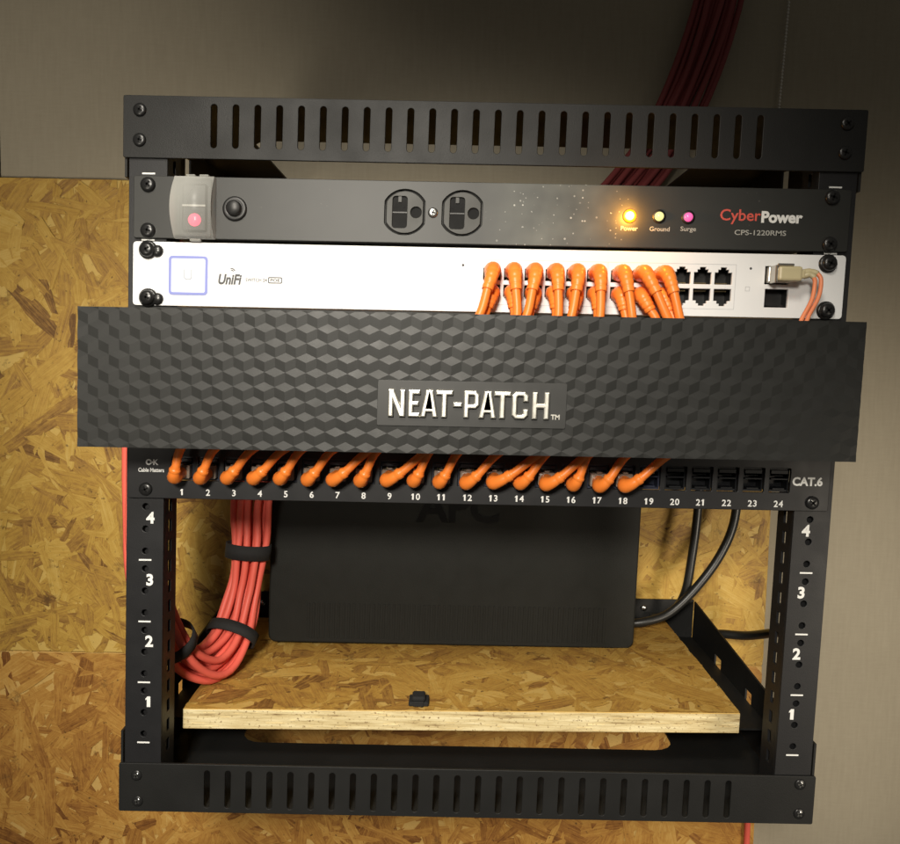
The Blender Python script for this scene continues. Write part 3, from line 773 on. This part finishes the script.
# ================================================================== orange patch cables: panel port k to a switch port
DX = [10, 17, 28, 32, 23, 25, 36, 16, 40, 15, 17, 29, 45, 23, 37, 11, 21, 35]
TOPDX = [-12.5, 3.5, -8.5, 1.5, -7, 0, 7.5, 21.5, 12]
BOTDX = [-7, 2, -5, 1, -4, 0, 4, 13, 10]
ORD = ['first', 'second', 'third', 'fourth', 'fifth', 'sixth', 'seventh', 'eighth', 'ninth']
for k in range(18):
    x = PORTX[k]; dx = DX[k]/1.5
    col = k//2; up = k % 2 == 0
    xs = COLS[col]
    t = thing('patch_cable', 'orange patch cable plugged into port number %d of the black patch panel' % (k+1), 'cable', (x, -12, 190), 'orange patch cables')
    jz = random.uniform(-0.5, 0.5); jx = random.uniform(-0.5, 0.5)-1.3
    # boot on the panel
    pth = spline([(x, -1.5, 197.0+jz), (x+jx*0.4, -8, 196.4+jz), (x+jx, -15.5, 195.4+jz), (x+jx+0.16*dx, -20.5, 197.8+jz), (x+jx+0.42*dx, -22.5, 203+jz)], 12)
    rad = []
    for i in range(len(pth)):
        f = i/(len(pth)-1)
        r = 4.7 if f < 0.3 else (4.7+0.75*math.sin((f-0.3)/0.36*PI) if f < 0.66 else 4.7-0.9*(f-0.66)/0.2 if f < 0.86 else 4.25)
        if f > 0.95: r = 3.4
        r *= 0.93
        rad.append(r)
    b = BM(); tube(b, pth, rad, 14); obj('boot', b, M['boot'], t)
    b = BM(); box(b, x-5.7, x+5.7, -6.0, 6, 192.6, 201.8, 0.6); box(b, x-1.8, x+1.8, -7.5, -2, 201.9, 203.2, 0.4); obj('plug', b, M['plug'], t)
    # boot on the switch
    z0 = ROWZ[0 if up else 1]; d = (TOPDX if up else BOTDX)[col]/1.53
    if up: sp_ = [(xs, -1.0, z0+0.2), (xs, -9, z0+0.4), (xs+0.02*d, -17, z0-0.6), (xs+0.16*d, -22.5, z0-6), (xs+0.45*d, -25, z0-14)]
    else: sp_ = [(xs, -1.0, z0), (xs, -7, z0), (xs, -12.5, z0-1.4), (xs+0.25*d, -15.5, z0-6), (xs+0.6*d, -16.5, z0-11)]
    ps2 = spline(sp_, 12); r2 = []
    for i in range(len(ps2)):
        f = i/(len(ps2)-1)
        r2.append((5.2+0.6*math.sin(min(1, f/0.5)*PI) if f < 0.5 else 5.2-1.4*(f-0.5)/0.5)-(0.35 if 0.62 < f < 0.92 and i % 6 < 2 else 0))
    b = BM(); tube(b, ps2, r2, 14); obj('boot', b, M['boot'], t)
    b = BM(); box(b, xs-5.3, xs+5.3, -4.4, 6, z0-3.6, z0+3.6, 0.5); obj('plug', b, M['plug'], t)
    # jacket between them, behind the cover
    yb = -20-34*random.random()
    a0, a1 = pth[-6], ps2[-6]
    xe = x+jx+dx; xt = xs+d
    zlow = 216+jz; ztop = 308
    mid = [(xe+(xt-xe)*0.06+dx*0.7, -24-random.random()*6, 228), (xe+(xt-xe)*0.35+6, yb, 250+random.uniform(-8, 8)), (xe+(xt-xe)*0.7-4, yb*0.9-3, 274+random.uniform(-8, 8)), (xt-(xt-xe)*0.03+(d*0.6), -26 if up else -20, 295)]
    path = [a0, pth[-1], (xe, -23, zlow)]+mid+[(xt, -26.5 if up else -18, ztop), ps2[-1], a1]
    b = BM(); tube(b, spline(path, 6), 2.95, 12); obj('jacket', b, M['orange'], t)

# ================================================================== shelf board and what stands on it
b = BM(); box(b, -222, 213, 50, 270, -13.0, 3.2, 0.5)
b.normal_update()
for f in b.faces:
    f.material_index = 0 if abs(f.normal.z) > 0.7 else 1
# the sawn front: a few torn-out fibres along both arrises
rs = random.Random(5)
for k in range(46):
    x = rs.uniform(-220, 205); w_ = rs.uniform(3, 16)
    zt = rs.uniform(-12.5, 2.0); h_ = rs.uniform(0.25, 0.7)
    box(b, x, min(212, x+w_), 49.75-rs.uniform(0, 0.3), 50.3, zt, zt+h_, 0, mi=1)
chips(b, -221.8, 212.8, 50.2, 269.8, lambda u_, v_, h_: (u_, v_, 3.2+h_*0.75), 620, seed=31, lmax=75)
for v in b.verts:
    v.co.z += (v.co.x+222)/435*5.0-0.6
tag(obj('shelf_board', b, [M['osb_shelf'], M['sawn']], None, True), 'thick strand board shelf with a pale sawn front edge at the bottom of the rack', 'shelf')

ups = thing('battery_backup', 'large black plastic battery backup box standing on the wooden shelf', 'battery backup', (-13, 235, 6.5))
b = BM()
plate(b, [rrect(-187.0, 160.5, 7.0, 262, 7.5, 6)], 187, 286, 1.6)
obj('case', b, M['ups'], ups)
b = BM()
for k in range(60):
    x = -150+k*4.75
    box(b, x, x+2.2, 186.5, 187.1, 12, 46, 0.2)
obj('vent_ribs', b, M['ups'], ups)
b = BM(); text(b, 'APC', 40, -11.5, 140.6, 186.8, fit=78, bold=1.1, thick=1.0); obj('lettering', b, M['ups_logo'], ups)

b = BM()
box(b, -47.0, -31.2, 46.0, 62, 9.0, 12.4, 0.8); box(b, -44.5, -34, 46.5, 60, 12.5, 16.4, 1.2); box(b, -43.5, -35, 44.8, 46.2, 9.3, 13.5, 0.5)
bmesh.ops.translate(b, verts=list(b.verts), vec=(0.6, 9.0, -3.4))
tag(obj('cable_clip', b, M['velcro']), 'little black plastic clip lying at the front edge of the wooden shelf', 'clip')

# ================================================================== red cable bundle
CP = [((236, 284, 720), 1.5, 0.55), ((232, 284, 640), 1.5, 0.55), ((203, 283, 543), 1.6, 0.5), ((160, 276, 468), 1.5, 0.6), ((80, 205, 390), 1.2, 0.9), ((-50, 168, 318), 1.0, 1.0), ((-155, 160, 240), 1.0, 1.0),
      ((-196, 162, 165), 1.15, 1.0), ((-200, 160, 110), 0.98, 1.0), ((-203, 156, 66), 0.95, 1.0), ((-208, 138, 32), 1.15, 1.1), ((-221, 106, 17), 1.35, 1.3), ((-237, 80, 36), 1.4, 1.3), ((-249, 64, 76), 1.2, 1.15), ((-258, 58, 118), 1.0, 1.0), ((-262, 58, 170), 0.9, 0.9), ((-259, 56, 250), 0.85, 0.85), ((-254, 60, 330), 0.8, 0.8), ((-240, 70, 372), 0.8, 0.8)]
STEP = 6
OFF = [(-10.2, -6), (-3.4, -6.4), (3.4, -6), (10.2, -5.6), (-13.2, 0), (-6.6, 0), (0, 0), (6.6, 0), (13.2, 0), (-7, 6), (0, 6.4), (7, 6)]
def bundle(cps, mat, label, group, ph):
    cen = spline([Vector(c[0]+(c[1], c[2])) for c in cps], STEP)
    pos = [Vector(c[:3]) for c in cen]
    fr = []
    u = Vector((1, 0, 0))
    for i, p in enumerate(pos):
        T = (pos[min(i+1, len(pos)-1)]-pos[max(i-1, 0)]).normalized()
        u = (u-T*u.dot(T)).normalized(); fr.append((T, u.copy(), T.cross(u)))
    for k, (a, c_) in enumerate(OFF):
        pts = []
        for i, p in enumerate(pos):
            T, uu, ww = fr[i]
            g = 4.2*noise.noise(Vector((i*0.13, k*3.7+ph, 0))); g2 = 3.6*noise.noise(Vector((i*0.13, k*3.7+ph, 9.1)))
            q = p+uu*(a*1.06*cen[i][3]+g)+ww*(c_*1.06*cen[i][4]+g2)
            if q.y > 286.5: q.y = 286.5-0.2*k
            pts.append(q)
        b = BM(); tube(b, pts, 3.15, 10)
        tag(obj('network_cable', b, mat, None, True), label, 'cable', group)
    return pos, fr
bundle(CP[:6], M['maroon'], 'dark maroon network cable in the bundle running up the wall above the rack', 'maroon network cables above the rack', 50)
LOW = CP[5:]
pos, FR = bundle(LOW, M['red'], 'red network cable in the thick strapped bundle that loops behind the left rail', 'red network cables in the bundle', 0)
def strap(i, ru, rw, width, lab, tail=0):
    T, uu, ww = FR[i]; p = pos[i]
    b = BM(); n = 30
    rows = []
    for s in (-0.5, 0.5):
        for th in (0, 1.4):
            rows.append([b.verts.new(p+T*(s*width)+uu*((ru+th)*math.cos(2*PI*k/n))+ww*((rw+th)*math.sin(2*PI*k/n))) for k in range(n)])
    for r0, r1 in ((0, 1), (1, 3), (3, 2), (2, 0)):
        for k in range(n):
            f = b.faces.new((rows[r0][k], rows[r0][(k+1) % n], rows[r1][(k+1) % n], rows[r1][k])); f.smooth = True
    bmesh.ops.recalc_face_normals(b, faces=list(b.faces))
    tag(obj('cable_strap', b, M['velcro'], None, True), lab, 'cable strap', 'black straps round the red bundle')
strap(int(3.3*STEP), 19.5, 13.8, 13, 'black strap wrapped level round the upper, hanging part of the red cable bundle')
strap(int(5.0*STEP), 22.0, 16.0, 10, 'black strap wrapped aslant round the red cable bundle where it starts to bend')
strap(int(7.4*STEP), 25.0, 19.0, 9, 'black strap on the red cable loop right beside the left rail')
b = BM(); tube(b, spline([(230, 278, -100), (285, 284, -108), (308, 285, -135), (313, 286, -190), (314, 286, -330)], 6), 3.3, 10)
tag(obj('network_cable', b, M['red'], None, False), 'single coral red cable hanging along the right edge of the strand board below the rack', 'cable')

# ================================================================== black power cables at the right
for pts, lab in (([(236, 262, 250), (236, 258, 180), (233, 254, 122), (228, 250, 80), (223, 250, 45), (216, 262, 22), (206, 277, 10), (196, 279, 8)], 'thick black cable dropping straight down behind ports 20 and 21'),
                 ([(268, 262, 240), (272, 254, 170), (270, 250, 122), (256, 246, 86), (232, 243, 52), (205, 240, 26), (180, 238, 17), (162, 240, 14)], 'black cable curving down from behind port 22 to the foot of the black box'),
                 ([(310, 150, 40), (302, 205, 20), (285, 240, 4), (264, 258, -1), (256, 270, -8), (254, 280, -22), (256, 284, -40)], 'short black cable lying level across the corner by the right rail')):
    b = BM(); tube(b, spline(pts, 6), 4.5, 12)
    tag(obj('power_cable', b, M['black_cable'], None, False), lab, 'cable', 'black power cables')

# ================================================================== bead chain on the wall above
b = BM()
p0, p1 = Vector((319, 297, 700)), Vector((311, 297, 520))
n = int((p1-p0).length/3.3)
for k in range(n):
    c = p0.lerp(p1, k/(n-1))
    bmesh.ops.create_icosphere(b, subdivisions=1, radius=1.65, matrix=Matrix.Translation(c))
tube(b, [p0, p1], 0.6, 6)
for f in b.faces: f.smooth = True
tag(obj('bead_chain', b, M['chain'], None, False), 'thin grey bead chain hanging down the wall above the right end of the rack', 'chain')

# ================================================================== light
world = bpy.data.worlds.new('World'); SC.world = world; world.use_nodes = True
bg = world.node_tree.nodes['Background']; bg.inputs[0].default_value = (1.0, 0.93, 0.80, 1); bg.inputs[1].default_value = 0.064

def spot(name, at, aim, energy, size, blend, radius, col):
    l = bpy.data.lights.new(name, 'SPOT'); l.energy = energy; l.spot_size = math.radians(size); l.spot_blend = blend
    l.shadow_soft_size = radius; l.color = col
    o = bpy.data.objects.new(name, l); COL.objects.link(o); o.location = Vector(at)*MM
    o.rotation_euler = (Vector(aim)-Vector(at)).to_track_quat('-Z', 'Y').to_euler()
    return o
spot('ceiling_lamp', (-200, -780, 900), (-70, 150, 20), 33, 56, 1.0, 0.10, (1.0, 0.93, 0.81))
spot('front_lamp', (-150, -1000, 550), (-80, 150, 20), 62, 52, 1.0, 0.08, (1.0, 0.93, 0.81))
spot('side_fill', (-480, -750, 130), (-440, 300, 450), 22, 38, 1.0, 0.10, (1.0, 0.91, 0.77))  # added fill, cone kept to the upper left wall and board
spot('wall_fill', (640, -600, 40), (430, 250, -10), 22, 62, 1.0, 0.12, (1.0, 0.88, 0.71))  # added fill without a known source, brightens the lower right wall
l = bpy.data.lights.new('amber_lamp_light', 'POINT'); l.energy = 0.09; l.color = (1.0, 0.42, 0.05); l.shadow_soft_size = 0.002
o = bpy.data.objects.new('amber_lamp_light', l); COL.objects.link(o); o.location = lean(93.4, -12, 377.6)*MM

# ================================================================== camera
cam = bpy.data.cameras.new('camera'); co = bpy.data.objects.new('camera', cam); COL.objects.link(co)
cam.sensor_fit = 'HORIZONTAL'; cam.sensor_width = 36.0; cam.lens = 32.0
cam.clip_start = 0.01; cam.clip_end = 50
co.location = (-0.022435, -0.554283, 0.279421)
co.rotation_euler = (math.radians(85.42732), math.radians(-1.14547), math.radians(0.04377))
SC.camera = co
SC.view_settings.view_transform = 'Standard'; SC.view_settings.look = 'None'
SC.view_settings.exposure = -0.06; SC.view_settings.gamma = 1.0
SC.render.engine = 'CYCLES'
SC.cycles.use_denoising = True
